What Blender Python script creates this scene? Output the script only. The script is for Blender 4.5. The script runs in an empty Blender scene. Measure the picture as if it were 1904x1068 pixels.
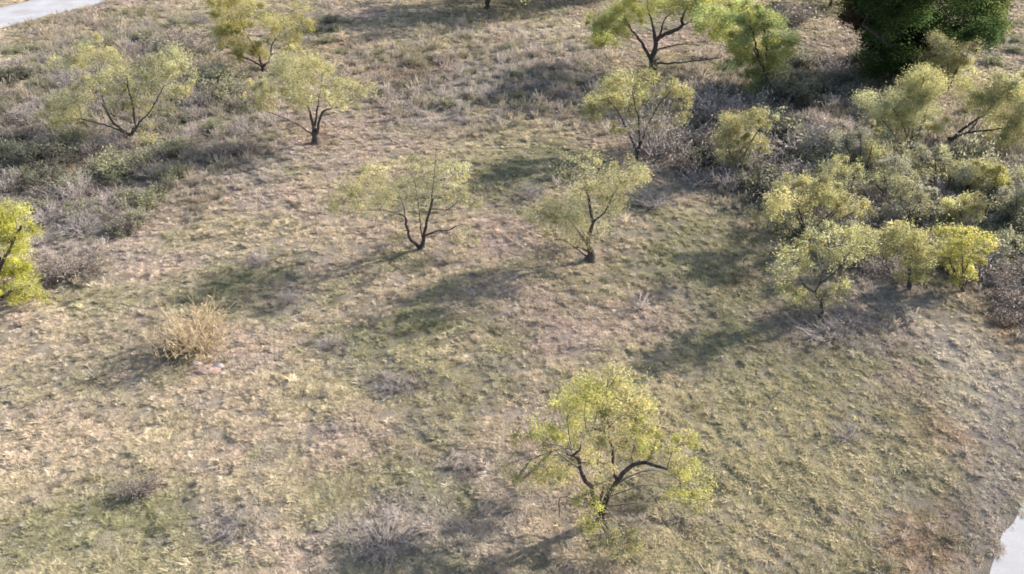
import bpy, math, random
import numpy as np

# ------------------------------------------------------------------ camera, sky, sun, exposure
scn = bpy.context.scene
COL = scn.collection
H = 15.3                      # drone height above the field
PITCH = math.radians(34.0)    # looking down
W0, H0, FPX = 1904.0, 1068.0, 1411.0
SP, CP = math.sin(PITCH), math.cos(PITCH)

cam_d = bpy.data.cameras.new('camera')
cam = bpy.data.objects.new('camera', cam_d)
COL.objects.link(cam)
cam.location = (0, 0, H)
cam.rotation_euler = (math.pi / 2 - PITCH, 0, 0)
cam_d.sensor_width = 36.0
cam_d.lens = 36.0 * FPX / W0
cam_d.clip_start = 0.1
cam_d.clip_end = 6000
scn.camera = cam

SUN_EL = math.radians(27.0)
SUN_AZ_XY = (0.905, 0.425)    # towards the sun on the ground plane
world = bpy.data.worlds.new('World')
scn.world = world
world.use_nodes = True
wn = world.node_tree.nodes
bg = wn['Background']
sky = wn.new('ShaderNodeTexSky')
sky.sky_type = 'NISHITA'
sky.sun_disc = False
sky.sun_elevation = SUN_EL
sky.sun_rotation = math.atan2(SUN_AZ_XY[0], SUN_AZ_XY[1])
sky.dust_density = 2.0
world.node_tree.links.new(sky.outputs['Color'], bg.inputs['Color'])
bg.inputs['Strength'].default_value = 0.15

sun_d = bpy.data.lights.new('sun', 'SUN')
sun = bpy.data.objects.new('sun', sun_d)
COL.objects.link(sun)
sun_d.energy = 5.0
sun_d.angle = math.radians(0.5)
sun_d.color = (1.0, 0.945, 0.89)
_az = math.atan2(SUN_AZ_XY[1], SUN_AZ_XY[0])
sun.rotation_euler = (0, math.pi / 2 - SUN_EL, _az)
sun.location = (40, 20, 40)

vs = scn.view_settings
vs.view_transform = 'Standard'
vs.look = 'None'
vs.exposure = 1.46
vs.gamma = 1.0
vs.use_curve_mapping = False
scn.cycles.max_bounces = 6
scn.cycles.transparent_max_bounces = 4
scn.cycles.filter_width = 1.7

rng = np.random.default_rng(7)
random.seed(7)

# ------------------------------------------------------------------ picture -> place
def ray(px, py):
    u, v = (px - W0 / 2) / FPX, (py - H0 / 2) / FPX
    return u, CP - v * SP, -SP - v * CP

def at(px, py, Y):
    x, y, z = ray(px, py)
    t = Y / y
    return np.array((x * t, Y, H + z * t))

def ground_pt(px, py):
    x, y, z = ray(px, py)
    t = -H / z
    return np.array((x * t, y * t, 0.0))

def project(X, Y):
    zc = Y * CP + H * SP
    return W0 / 2 + FPX * X / zc, H0 / 2 + FPX * (H * CP - Y * SP) / zc, zc

# ------------------------------------------------------------------ noise
def _hash(ix, iy, s):
    h = (ix.astype(np.int64) * 374761393 + iy.astype(np.int64) * 668265263 + s * 982451653) & 0x7fffffff
    h = ((h ^ (h >> 13)) * 1274126177) & 0x7fffffff
    return ((h ^ (h >> 16)) & 0xffff) / 65535.0

def vnoise(x, y, s=0):
    x = np.asarray(x, float); y = np.asarray(y, float)
    ix, iy = np.floor(x), np.floor(y)
    fx, fy = x - ix, y - iy
    fx, fy = fx * fx * (3 - 2 * fx), fy * fy * (3 - 2 * fy)
    a, b = _hash(ix, iy, s), _hash(ix + 1, iy, s)
    c, d = _hash(ix, iy + 1, s), _hash(ix + 1, iy + 1, s)
    return (a + (b - a) * fx) * (1 - fy) + (c + (d - c) * fx) * fy

def fbm(x, y, s=0, o=4):
    r, a, n = 0, 0.5, 0
    for k in range(o):
        r = r + a * vnoise(x * 2 ** k + 17.3 * k, y * 2 ** k - 9.1 * k, s + k); n += a; a *= 0.5
    return r / n

def sstep(a, b, x):
    t = np.clip((x - a) / (b - a), 0, 1)
    return t * t * (3 - 2 * t)

# ------------------------------------------------------------------ mesh helpers
def mesh_np(name, V, F, mats=(), tint=None, smooth=False):
    """V (n,3); F list of (m,k) index arrays"""
    me = bpy.data.meshes.new(name)
    V = np.asarray(V, np.float32)
    me.vertices.add(len(V)); me.vertices.foreach_set('co', V.ravel())
    if not isinstance(F, (list, tuple)): F = [F]
    F = [np.asarray(f, np.int32) for f in F if len(f)]
    nl = sum(f.size for f in F); npoly = sum(len(f) for f in F)
    me.loops.add(nl); me.polygons.add(npoly)
    if npoly:
        me.loops.foreach_set('vertex_index', np.concatenate([f.ravel() for f in F]))
        tot = np.concatenate([np.full(len(f), f.shape[1], np.int32) for f in F])
        st = np.concatenate(([0], np.cumsum(tot)[:-1])).astype(np.int32)
        me.polygons.foreach_set('loop_start', st)
        me.polygons.foreach_set('loop_total', tot)
        if smooth: me.polygons.foreach_set('use_smooth', np.ones(npoly, bool))
    if tint is not None:
        at_ = me.attributes.new('tint', 'FLOAT_COLOR', 'POINT')
        T = np.ones((len(V), 4), np.float32); T[:, :3] = tint
        at_.data.foreach_set('color', T.ravel())
    me.update(calc_edges=True)
    me.validate()
    for m in mats: me.materials.append(m)
    return me

def link(name, data, parent=None, loc=None):
    o = bpy.data.objects.new(name, data)
    COL.objects.link(o)
    if parent is not None: o.parent = parent
    if loc is not None: o.location = loc
    return o

def tag(o, label, cat, group=None):
    o['label'] = label; o['category'] = cat
    if group: o['group'] = group
    return o

def root(name, loc, label, cat, group=None):
    e = bpy.data.objects.new(name, None); COL.objects.link(e)
    e.empty_display_size = 0.3
    e.location = loc
    return tag(e, label, cat, group)

class Tubes:
    def __init__(s): s.V = []; s.F = []; s.n = 0
    def add(s, P, R, k=6):
        P = np.asarray(P, float); R = np.asarray(R, float)
        n = len(P)
        T = np.gradient(P, axis=0); T /= np.linalg.norm(T, axis=1)[:, None] + 1e-9
        ref = np.array((0.31, 0.95, 0.05)) if abs(T[0][1]) < 0.9 else np.array((1.0, 0, 0))
        N = np.cross(T, ref); N /= np.linalg.norm(N, axis=1)[:, None] + 1e-9
        B = np.cross(T, N)
        a = np.arange(k) * 2 * np.pi / k
        ring = (N[:, None, :] * np.cos(a)[None, :, None] + B[:, None, :] * np.sin(a)[None, :, None]) * R[:, None, None]
        s.V.append((P[:, None, :] + ring).reshape(-1, 3))
        i = np.arange(n - 1)[:, None] * k; j = np.arange(k)[None, :]; j2 = (j + 1) % k
        q = np.stack([i + j, i + j2, i + k + j2, i + k + j], -1).reshape(-1, 4) + s.n
        s.F.append(q); s.n += n * k
    def mesh(s, name, mat):
        return mesh_np(name, np.concatenate(s.V), [np.concatenate(s.F)], (mat,), smooth=True)

def spline(P, step, r):
    """Catmull-Rom resample of (n,4) xyz+radius with knotty wobble"""
    P = np.asarray(P, float)
    Q = np.vstack([2 * P[0] - P[1], P, 2 * P[-1] - P[-2]])
    out = []
    for i in range(1, len(Q) - 2):
        n = max(2, int(np.linalg.norm(Q[i + 1][:3] - Q[i][:3]) / step))
        t = np.arange(n)[:, None] / n
        p0, p1, p2, p3 = Q[i - 1], Q[i], Q[i + 1], Q[i + 2]
        out.append(0.5 * (2 * p1 + (p2 - p0) * t + (2 * p0 - 5 * p1 + 4 * p2 - p3) * t ** 2 + (3 * p1 - p0 - 3 * p2 + p3) * t ** 3))
    out.append(P[-1:])
    S = np.vstack(out)
    w = r.normal(0, 1, (len(S), 3)); w[0] = 0
    S[:, :3] += w * np.minimum(0.022, S[:, 3:4] * 0.4)
    S[:, 3] = np.maximum(S[:, 3] * r.uniform(0.9, 1.12, len(S)), 0.003)
    return S

# ------------------------------------------------------------------ materials
def new_mat(name):
    m = bpy.data.materials.new(name); m.use_nodes = True
    nt = m.node_tree; nt.nodes.clear()
    out = nt.nodes.new('ShaderNodeOutputMaterial')
    return m, nt, nt.nodes.new, nt.links.new, out

def leafy(name, attr_type, transl, rough=0.6, var=0.25, spec=0.0):
    m, nt, N, L, out = new_mat(name)
    a = N('ShaderNodeAttribute'); a.attribute_type = attr_type; a.attribute_name = 'tint'
    oi = N('ShaderNodeObjectInfo')
    mr = N('ShaderNodeMapRange'); mr.inputs['To Min'].default_value = 1 - var; mr.inputs['To Max'].default_value = 1 + var
    L(oi.outputs['Random'], mr.inputs['Value'])
    mul = N('ShaderNodeMix'); mul.data_type = 'RGBA'; mul.blend_type = 'MULTIPLY'; mul.inputs[0].default_value = 1.0
    L(a.outputs['Color'], mul.inputs[6]); L(mr.outputs[0], mul.inputs[7])
    d = N('ShaderNodeBsdfDiffuse'); d.inputs['Roughness'].default_value = 0.5
    t = N('ShaderNodeBsdfTranslucent')
    L(mul.outputs[2], d.inputs['Color']); L(mul.outputs[2], t.inputs['Color'])
    mx = N('ShaderNodeMixShader'); mx.inputs[0].default_value = transl
    L(d.outputs[0], mx.inputs[1]); L(t.outputs[0], mx.inputs[2])
    L(mx.outputs[0], out.inputs['Surface'])
    return m

M_LEAF = leafy('leaf', 'GEOMETRY', 0.5, var=0.0)
M_GRASS = leafy('grass_blade', 'INSTANCER', 0.42, var=0.28)

def bark(name, c1, c2, scale=14):
    m, nt, N, L, out = new_mat(name)
    g = N('ShaderNodeNewGeometry')
    n = N('ShaderNodeTexNoise'); n.inputs['Scale'].default_value = scale; n.inputs['Detail'].default_value = 6
    L(g.outputs['Position'], n.inputs['Vector'])
    r = N('ShaderNodeValToRGB'); r.color_ramp.elements[0].position = 0.35; r.color_ramp.elements[1].position = 0.7
    r.color_ramp.elements[0].color = (*c1, 1); r.color_ramp.elements[1].color = (*c2, 1)
    L(n.outputs['Fac'], r.inputs['Fac'])
    b = N('ShaderNodeBump'); b.inputs['Strength'].default_value = 0.7; b.inputs['Distance'].default_value = 0.03
    L(n.outputs['Fac'], b.inputs['Height'])
    p = N('ShaderNodeBsdfPrincipled'); p.inputs['Roughness'].default_value = 0.95
    p.inputs['Specular IOR Level'].default_value = 0.15
    L(r.outputs[0], p.inputs['Base Color']); L(b.outputs[0], p.inputs['Normal']); L(p.outputs[0], out.inputs['Surface'])
    return m

M_BARK = bark('mesquite_bark', (0.026, 0.021, 0.019), (0.10, 0.083, 0.074))
M_TWIG = bark('twig_bark', (0.09, 0.075, 0.065), (0.2, 0.175, 0.15), 20)
M_DRY = bark('dry_twig', (0.19, 0.16, 0.15), (0.36, 0.315, 0.29), 16)
M_STRAW = bark('straw_stalk', (0.28, 0.21, 0.12), (0.44, 0.35, 0.22), 9)
M_STONE = bark('pale_stone', (0.26, 0.21, 0.19), (0.40, 0.35, 0.33), 6)

# ground: per-vertex soil and litter colour + grain
def ground_mat():
    m, nt, N, L, out = new_mat('dry_field_soil')
    a = N('ShaderNodeAttribute'); a.attribute_name = 'tint'
    g = N('ShaderNodeNewGeometry')
    n1 = N('ShaderNodeTexNoise'); n1.inputs['Scale'].default_value = 5.5; n1.inputs['Detail'].default_value = 8; n1.inputs['Roughness'].default_value = 0.7
    n2 = N('ShaderNodeTexNoise'); n2.inputs['Scale'].default_value = 38; n2.inputs['Detail'].default_value = 4
    for n in (n1, n2): L(g.outputs['Position'], n.inputs['Vector'])
    mr = N('ShaderNodeMapRange'); mr.inputs['From Min'].default_value = 0.3; mr.inputs['From Max'].default_value = 0.7
    mr.inputs['To Min'].default_value = 0.62; mr.inputs['To Max'].default_value = 1.18
    L(n1.outputs['Fac'], mr.inputs['Value'])
    mul = N('ShaderNodeMix'); mul.data_type = 'RGBA'; mul.blend_type = 'MULTIPLY'; mul.inputs[0].default_value = 1
    L(a.outputs['Color'], mul.inputs[6]); L(mr.outputs[0], mul.inputs[7])
    mr2 = N('ShaderNodeMapRange'); mr2.inputs['From Min'].default_value = 0.3; mr2.inputs['From Max'].default_value = 0.7
    mr2.inputs['To Min'].default_value = 0.7; mr2.inputs['To Max'].default_value = 1.25
    L(n2.outputs['Fac'], mr2.inputs['Value'])
    mul2 = N('ShaderNodeMix'); mul2.data_type = 'RGBA'; mul2.blend_type = 'MULTIPLY'; mul2.inputs[0].default_value = 1
    L(mul.outputs[2], mul2.inputs[6]); L(mr2.outputs[0], mul2.inputs[7])
    ad = N('ShaderNodeMath'); ad.operation = 'ADD'
    L(n1.outputs['Fac'], ad.inputs[0]); L(n2.outputs['Fac'], ad.inputs[1])
    b = N('ShaderNodeBump'); b.inputs['Strength'].default_value = 0.9; b.inputs['Distance'].default_value = 0.06
    L(ad.outputs[0], b.inputs['Height'])
    d = N('ShaderNodeBsdfDiffuse'); d.inputs['Roughness'].default_value = 0.6
    L(mul2.outputs[2], d.inputs['Color']); L(b.outputs[0], d.inputs['Normal']); L(d.outputs[0], out.inputs['Surface'])
    return m
M_GROUND = ground_mat()

def road_mat():
    m, nt, N, L, out = new_mat('pale_gravel_road')
    g = N('ShaderNodeNewGeometry')
    n1 = N('ShaderNodeTexNoise'); n1.inputs['Scale'].default_value = 0.7; n1.inputs['Detail'].default_value = 6
    n2 = N('ShaderNodeTexNoise'); n2.inputs['Scale'].default_value = 30; n2.inputs['Detail'].default_value = 5
    for n in (n1, n2): L(g.outputs['Position'], n.inputs['Vector'])
    r = N('ShaderNodeValToRGB'); r.color_ramp.elements[0].position = 0.3; r.color_ramp.elements[1].position = 0.7
    r.color_ramp.elements[0].color = (0.20, 0.19, 0.185, 1); r.color_ramp.elements[1].color = (0.275, 0.27, 0.275, 1)
    L(n1.outputs['Fac'], r.inputs['Fac'])
    mr = N('ShaderNodeMapRange'); mr.inputs['To Min'].default_value = 0.8; mr.inputs['To Max'].default_value = 1.15
    L(n2.outputs['Fac'], mr.inputs['Value'])
    mul = N('ShaderNodeMix'); mul.data_type = 'RGBA'; mul.blend_type = 'MULTIPLY'; mul.inputs[0].default_value = 1
    L(r.outputs[0], mul.inputs[6]); L(mr.outputs[0], mul.inputs[7])
    b = N('ShaderNodeBump'); b.inputs['Strength'].default_value = 0.4; b.inputs['Distance'].default_value = 0.02
    L(n2.outputs['Fac'], b.inputs['Height'])
    p = N('ShaderNodeBsdfPrincipled'); p.inputs['Roughness'].default_value = 0.9
    L(mul.outputs[2], p.inputs['Base Color']); L(b.outputs[0], p.inputs['Normal']); L(p.outputs[0], out.inputs['Surface'])
    return m
M_ROAD = road_mat()

# ------------------------------------------------------------------ roads (centre lines on the ground)
_a = ground_pt(0, 50)[:2]; _d = np.array((0.505, 0.863)); _nrm = np.array((-0.863, 0.505))
RA = [(_a + _nrm * 2.55 + _d * s) for s in (-90, -40, -10, 0, 10, 30, 60, 110)]
RA_HALF = 2.9
_edge = [ground_pt(*p)[:2] for p in ((1990, 860), (1940, 905), (1904, 952), (1874, 1005), (1850, 1060), (1838, 1120), (1835, 1180))]
_edge = [_edge[0] + np.array((8.0, 9.0)), ] + _edge + [np.array((_edge[-1][0] + 0.3, 4.0)), np.array((_edge[-1][0] + 1.2, -20.0))]
RB_HALF = 2.6
def _offset(P, d):
    P = np.asarray(P); T = np.gradient(P, axis=0); T /= np.linalg.norm(T, axis=1)[:, None]
    return P + np.stack([-T[:, 1], T[:, 0]], 1) * d
RB = _offset(_edge, RB_HALF - .12)      # edge runs towards the camera, road lies to its right in the picture

def dist_poly(X, Y, P):
    d = np.full(np.shape(X), 1e9)
    for (x0, y0), (x1, y1) in zip(P[:-1], P[1:]):
        vx, vy = x1 - x0, y1 - y0
        t = np.clip(((X - x0) * vx + (Y - y0) * vy) / (vx * vx + vy * vy), 0, 1)
        d = np.minimum(d, np.hypot(X - x0 - t * vx, Y - y0 - t * vy))
    return d

def road_gap(X, Y):
    """metres outside the nearest road edge (negative on it)"""
    return np.minimum(dist_poly(X, Y, RA) - RA_HALF, dist_poly(X, Y, RB) - RB_HALF)

def gh(X, Y):
    X = np.asarray(X, float); Y = np.asarray(Y, float)
    z = (fbm(X / 7, Y / 7, 3, 2) - 0.5) * 0.22 + (fbm(X / 0.9, Y / 0.9, 5, 2) - 0.5) * 0.10
    sk = sstep(2.0, 9.0, X) * .8
    U, Vv = X * np.cos(sk) - Y * np.sin(sk), X * np.sin(sk) + Y * np.cos(sk)
    z = z + (fbm(U / .5, Vv / .42, 7, 2) - .5) * (.17 - .07 * sstep(2.0, 9.0, X))
    m = sstep(0.2, 2.2, road_gap(X, Y))
    far = 1 - sstep(90, 140, np.hypot(X, Y - 40))
    return z * m * far

# ------------------------------------------------------------------ ground colours: growth and litter, plus tree shade in olive patches
STRAW = np.array((0.475, 0.392, 0.285)); PINK = np.array((0.48, 0.378, 0.32)); GREY = np.array((0.38, 0.345, 0.31))
OLIVE = np.array((0.27, 0.26, 0.14)); YEL = np.array((0.455, 0.405, 0.245)); RUST = np.array((0.37, 0.235, 0.15))
BROWN = np.array((0.29, 0.235, 0.19)); PALE = np.array((0.54, 0.48, 0.38)); MAUVE = np.array((0.36, 0.315, 0.285))
# (px, py, rx, ry, tilt deg, colour, weight) in the photograph, laid on the ground plane
PATCH = [
    (450, 540, 210, 60, -12, OLIVE, 0.82), (420, 430, 180, 50, -8, YEL, .45), (760, 610, 190, 55, -14, OLIVE, 0.77), (980, 260, 160, 60, -18, YEL, .55), (960, 325, 170, 40, -12, OLIVE, 0.77),  # olive: green grass, some of it tree shade put into the colour
    (1330, 480, 110, 120, 10, OLIVE, 0.72), (1360, 640, 130, 60, -10, OLIVE, 0.77), (1570, 700, 170, 80, 20, OLIVE, 0.77), (1480, 740, 250, 70, 15, YEL, .5),
    (800, 900, 90, 45, 25, OLIVE, 0.77), (90, 990, 160, 60, -5, OLIVE, 0.52), (260, 960, 120, 40, 0, OLIVE, 0.57), (780, 660, 60, 40, 0, YEL, .5),
    (630, 270, 140, 70, 15, PINK, .7), (620, 200, 160, 50, 10, PINK, .5), (560, 380, 150, 40, 20, PINK, .55), (950, 430, 120, 40, 0, PINK, .6), (1120, 590, 170, 60, 0, PINK, .55), (900, 550, 100, 35, -10, PINK, .4),
    (790, 140, 80, 26, -4, RUST, .9), (640, 85, 70, 20, 0, RUST, .35), (1710, 1010, 100, 75, -20, RUST, .62), (1870, 560, 50, 120, 0, RUST, .35), (1880, 590, 45, 60, 0, RUST, .6), (385, 690, 45, 20, 0, RUST, .5), (1370, 525, 50, 18, -15, RUST, .25), (600, 255, 40, 25, 0, RUST, .5), (1755, 800, 90, 70, 0, RUST, .3),
    (1780, 640, 140, 60, 25, PALE, .85), (1830, 720, 100, 80, 0, PALE, .8), (1640, 540, 120, 50, 20, GREY, .6), (1600, 620, 160, 45, 10, MAUVE, .55), (1500, 960, 200, 90, 0, STRAW, .5),
    (700, 990, 130, 60, -10, MAUVE, .6), (740, 710, 70, 30, 0, MAUVE, .6), (610, 640, 60, 30, 0, MAUVE, .5), (450, 975, 80, 40, 0, MAUVE, .5), (1140, 980, 90, 35, 0, GREY, .5), (870, 870, 60, 25, 0, MAUVE, .5), (540, 550, 60, 25, 0, MAUVE, .5), (560, 520, 140, 30, -20, PINK, .4),
    (960, 130, 220, 50, -10, MAUVE, .5), (850, 180, 180, 60, -10, GREY, .4), (1080, 190, 100, 60, 0, BROWN, .5), (1000, 60, 200, 20, -3, PALE, .5), (780, 75, 150, 30, 0, YEL, .3), (1530, 60, 60, 30, 0, YEL, .5),
    (1540, 140, 170, 80, 0, BROWN, .75), (1320, 180, 90, 60, 0, BROWN, .7), (1850, 110, 90, 50, 0, STRAW, .5), (1470, 290, 130, 60, 0, PINK, .6), (1700, 420, 260, 120, 0, BROWN, .55), (1880, 480, 70, 120, 0, BROWN, .6), (1300, 340, 80, 60, 0, PINK, .6), (1250, 270, 80, 60, 0, BROWN, .4),
    (180, 330, 260, 110, 12, BROWN, .4), (300, 230, 260, 120, 12, GREY, .45), (120, 420, 160, 60, 10, GREY, .5), (130, 500, 110, 45, -10, MAUVE, .5), (200, 70, 260, 26, -14, YEL, .5), (430, 25, 160, 26, -8, YEL, .35), (330, 30, 100, 16, -14, STRAW, .5), (50, 110, 120, 40, -10, YEL, .35),
    (1480, 880, 280, 190, 0, YEL, .65), (1420, 800, 170, 120, 0, YEL, .4), (1600, 720, 150, 60, 18, YEL, .5), (1300, 420, 60, 130, 10, YEL, .35),
    (1830, 930, 60, 120, 20, GREY, .45), (1760, 980, 60, 60, 0, BROWN, .35), (1880, 800, 60, 120, 10, GREY, .5), (200, 640, 260, 60, -8, PINK, .3), (150, 800, 260, 110, -6, STRAW, .4),
]
def field(X, Y):
    X = np.asarray(X, float); Y = np.asarray(Y, float)
    Yc = np.maximum(Y, 3.0)
    px, py, zc = project(X, Yc)
    n1 = fbm(X / 5.5, Y / 5.5, 11, 4)[..., None]; n2 = fbm(X / 3.1, Y / 3.1, 23, 4)[..., None]; n3 = fbm(X / 1.3, Y / 1.3, 37, 3)[..., None]
    c = STRAW * np.ones(X.shape + (1,))
    c = c + (PINK - c) * .8 * sstep(0.47, 0.66, n1)
    c = c + (YEL - c) * 0.55 * sstep(0.48, 0.66, n2)
    c = c + (OLIVE - c) * 0.55 * sstep(0.46, 0.66, fbm(X / 2.2, Y / 2.2, 53, 4)[..., None])
    c = c + (MAUVE - c) * 0.40 * sstep(0.56, 0.72, n3)
    wob = (fbm(X / 1.6, Y / 1.6, 71, 4) - 0.5) * 1.5
    for (cx, cy, rx, ry, tl, colr, w) in PATCH:
        a = math.radians(tl); ca, sa = math.cos(a), math.sin(a)
        dx, dy = px - cx, py - cy
        u = (dx * ca + dy * sa) / rx; v = (-dx * sa + dy * ca) / ry
        k = w * (1 - sstep(0.45, 1.25, np.hypot(u, v) + wob)) * (Y > 3)
        c = c + (colr - c) * k[..., None]
    return c

# ------------------------------------------------------------------ ground sheet to the horizon
def axis(lo, hi, step):
    core = np.arange(lo, hi + step / 2, step)
    g = step * np.cumsum(1.4 ** np.arange(1, 40))
    g = g[g < 4000]
    return np.concatenate([lo - g[::-1], core, hi + g])
gx, gy = axis(-46, 48, 0.18), axis(8.5, 69, 0.18)
GX, GY = np.meshgrid(gx, gy)
GZ = gh(GX, GY)
V = np.stack([GX, GY, GZ], -1).reshape(-1, 3)
nx, ny = len(gx), len(gy)
i = np.arange(ny - 1)[:, None] * nx + np.arange(nx - 1)[None, :]
Q = np.stack([i, i + 1, i + nx + 1, i + nx], -1).reshape(-1, 4)
soil = field(GX, GY) * 0.52
soil = soil + (BROWN - soil) * 0.25
me = mesh_np('ground', V, [Q], (M_GROUND,), tint=soil.reshape(-1, 3), smooth=True)
g_obj = link('ground', me)
g_obj['kind'] = 'structure'; g_obj['label'] = 'dry grassy field of straw, olive and rusty patches between two pale roads'

def road(name, P, half, label):
    P = np.asarray(P, float)
    S = np.concatenate([np.linspace(P[i], P[i + 1], 60, endpoint=False) for i in range(len(P) - 1)] + [P[-1:]])
    for _ in range(12): S[1:-1] = (S[:-2] + 2 * S[1:-1] + S[2:]) / 4
    T = np.gradient(S, axis=0); T /= np.linalg.norm(T, axis=1)[:, None] + 1e-9
    Nn = np.stack([-T[:, 1], T[:, 0]], 1)
    cols = np.linspace(-1, 1, 9)
    s = np.cumsum(np.r_[0, np.linalg.norm(np.diff(S, axis=0), axis=1)])
    wv = (fbm(s / 1.2, s * 0 + half, 91, 3) - 0.5) * 0.35
    rows = []
    for c in cols:
        xy = S + Nn * (c * (half + (wv if abs(c) > .9 else 0)))[:, None] if abs(c) > .9 else S + Nn * c * half
        z = 0.05 * (1 - c * c) + 0.03 - 0.02 * (abs(c) > .9)
        rows.append(np.column_stack([xy, np.full(len(xy), z)]))
    V = np.stack(rows, 1)
    n, k = V.shape[:2]
    i = np.arange(n - 1)[:, None] * k + np.arange(k - 1)[None, :]
    Q = np.stack([i, i + 1, i + k + 1, i + k], -1).reshape(-1, 4)[:, ::-1]
    o = link(name, mesh_np(name, V.reshape(-1, 3), [Q], (M_ROAD,), smooth=True))
    o['kind'] = 'structure'; o['label'] = label
road('road', RA, RA_HALF, 'pale gravel road crossing the far left corner of the field')
road('road', RB, RB_HALF, 'pale gravel road edge curving past the near right corner')

# ------------------------------------------------------------------ grass (stuff): tufts instanced on points
def blade_tuft(name, n, rad, hgt, wid, lean, seed, flat=0.0):
    r = np.random.default_rng(seed)
    V, F4, F3 = [], [], []
    for k in range(n):
        a = r.uniform(0, 2 * np.pi); q = rad * math.sqrt(r.uniform(0, 1)) * 0.55
        b = np.array((math.cos(a) * q, math.sin(a) * q, -0.02))
        h = hgt * r.uniform(0.5, 1.15)
        out = rad * r.uniform(0.3, 1.1)
        d = np.array((math.cos(a + r.normal(0, .6)) * out + lean * r.uniform(.4, 1.3), math.sin(a + r.normal(0, .6)) * out, h))
        m = b + d * np.array((.46, .46, .6)); t = b + d * np.array((1, 1, 1 - flat * r.uniform(0, 1)))
        s = np.cross(d, (0, 0, 1)); s = s / (np.linalg.norm(s) + 1e-9) * wid * r.uniform(.6, 1.3)
        i = len(V)
        V += [b - s, b + s, m - s * .8, m + s * .8, t]
        F4.append((i, i + 1, i + 3, i + 2)); F3.append((i + 2, i + 3, i + 4))
    o = bpy.data.objects.new(name, mesh_np(name, V, [np.array(F4), np.array(F3)], (M_GRASS,)))
    return o

def forb(name, n, h, seed):
    """a small dry weed: thin branched stalks with a few shrivelled leaves"""
    r = np.random.default_rng(seed); V, F = [], []
    for k in range(n):
        a = r.uniform(0, 2 * np.pi); e = r.uniform(.5, 1.4)
        d = np.array((math.cos(a) * math.cos(e), math.sin(a) * math.cos(e), math.sin(e))) * h * r.uniform(.5, 1.1)
        p0 = np.zeros(3); pts = [p0, d * .5 + r.normal(0, .03, 3) * h, d + r.normal(0, .06, 3) * h]
        for s0, s1 in ((0, 1), (1, 2)):
            u, w = pts[s0], pts[s1]
            s = np.cross(w - u, r.normal(0, 1, 3)); s = s / (np.linalg.norm(s) + 1e-9) * .007
            i = len(V); V += [u - s, u + s, w + s * .7, w - s * .7]; F.append((i, i + 1, i + 2, i + 3))
        for q in range(3):
            c = pts[1] + (pts[2] - pts[1]) * r.uniform(0, 1.1); ax = r.normal(0, 1, 3); ax /= np.linalg.norm(ax)
            s = np.cross(ax, r.normal(0, 1, 3)); s /= np.linalg.norm(s) + 1e-9
            L = h * r.uniform(.07, .16); i = len(V)
            V += [c, c + ax * L * .5 + s * L * .22, c + ax * L, c + ax * L * .5 - s * L * .22]; F.append((i, i + 1, i + 2, i + 3))
    return bpy.data.objects.new(name, mesh_np(name, V, [np.array(F)], (M_GRASS,)))

def scatter(name, protos, P, rot, scl, idx, tint, label):
    c = bpy.data.collections.new(name + '_sources')
    for o in protos: c.objects.link(o)
    me = bpy.data.meshes.new(name); me.vertices.add(len(P)); me.vertices.foreach_set('co', P.astype(np.float32).ravel())
    for nm, ty, key, dat in (('rot', 'FLOAT_VECTOR', 'vector', rot), ('scl', 'FLOAT_VECTOR', 'vector', scl)):
        x = me.attributes.new(nm, ty, 'POINT'); x.data.foreach_set(key, dat.astype(np.float32).ravel())
    x = me.attributes.new('idx', 'INT', 'POINT'); x.data.foreach_set('value', idx.astype(np.int32))
    T = np.ones((len(P), 4), np.float32); T[:, :3] = np.clip(tint, 0.01, .9)
    x = me.attributes.new('tint', 'FLOAT_COLOR', 'POINT'); x.data.foreach_set('color', T.ravel())
    o = link(name, me); o['kind'] = 'stuff'; o['label'] = label
    ng = bpy.data.node_groups.new(name + '_nodes', 'GeometryNodeTree')
    ng.interface.new_socket('Geometry', in_out='INPUT', socket_type='NodeSocketGeometry')
    ng.interface.new_socket('Geometry', in_out='OUTPUT', socket_type='NodeSocketGeometry')
    N, L = ng.nodes.new, ng.links.new
    gi, go = N('NodeGroupInput'), N('NodeGroupOutput')
    ci = N('GeometryNodeCollectionInfo'); ci.inputs['Collection'].default_value = c
    ci.inputs['Separate Children'].default_value = True; ci.inputs['Reset Children'].default_value = True
    ip = N('GeometryNodeInstanceOnPoints'); ip.inputs['Pick Instance'].default_value = True
    def named(nm, ty):
        n = N('GeometryNodeInputNamedAttribute'); n.data_type = ty; n.inputs['Name'].default_value = nm
        return n.outputs['Attribute']
    L(gi.outputs[0], ip.inputs['Points']); L(ci.outputs[0], ip.inputs['Instance'])
    L(named('idx', 'INT'), ip.inputs['Instance Index'])
    L(named('rot', 'FLOAT_VECTOR'), ip.inputs['Rotation']); L(named('scl', 'FLOAT_VECTOR'), ip.inputs['Scale'])
    L(ip.outputs[0], go.inputs[0])
    md = o.modifiers.new('scatter', 'NODES'); md.node_group = ng
    return o

def sample(density_fn, n, edge=-0.1):
    """random ground points inside the view (with a margin) kept by density_fn(X, Y, zc, px, py) in points per m2"""
    x0, x1, y0, y1 = -52, 54, 8.5, 74
    X = rng.uniform(x0, x1, n); Y = rng.uniform(y0, y1, n)
    px, py, zc = project(X, Y)
    d = density_fn(X, Y, zc, px, py)
    keep = (px > -190) & (px < W0 + 190) & (py < H0 + 170) & (py > -110) & (rng.uniform(0, n / ((x1 - x0) * (y1 - y0)), n) < d)
    gap = road_gap(X, Y)
    keep &= gap > edge + (fbm(X / .5, Y / .5, 61, 2) - .5) * .7
    return X[keep], Y[keep], zc[keep], px[keep], py[keep]

def ell(px, py, cx, cy, rx, ry):
    return np.hypot((px - cx) / rx, (py - cy) / ry)

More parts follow.
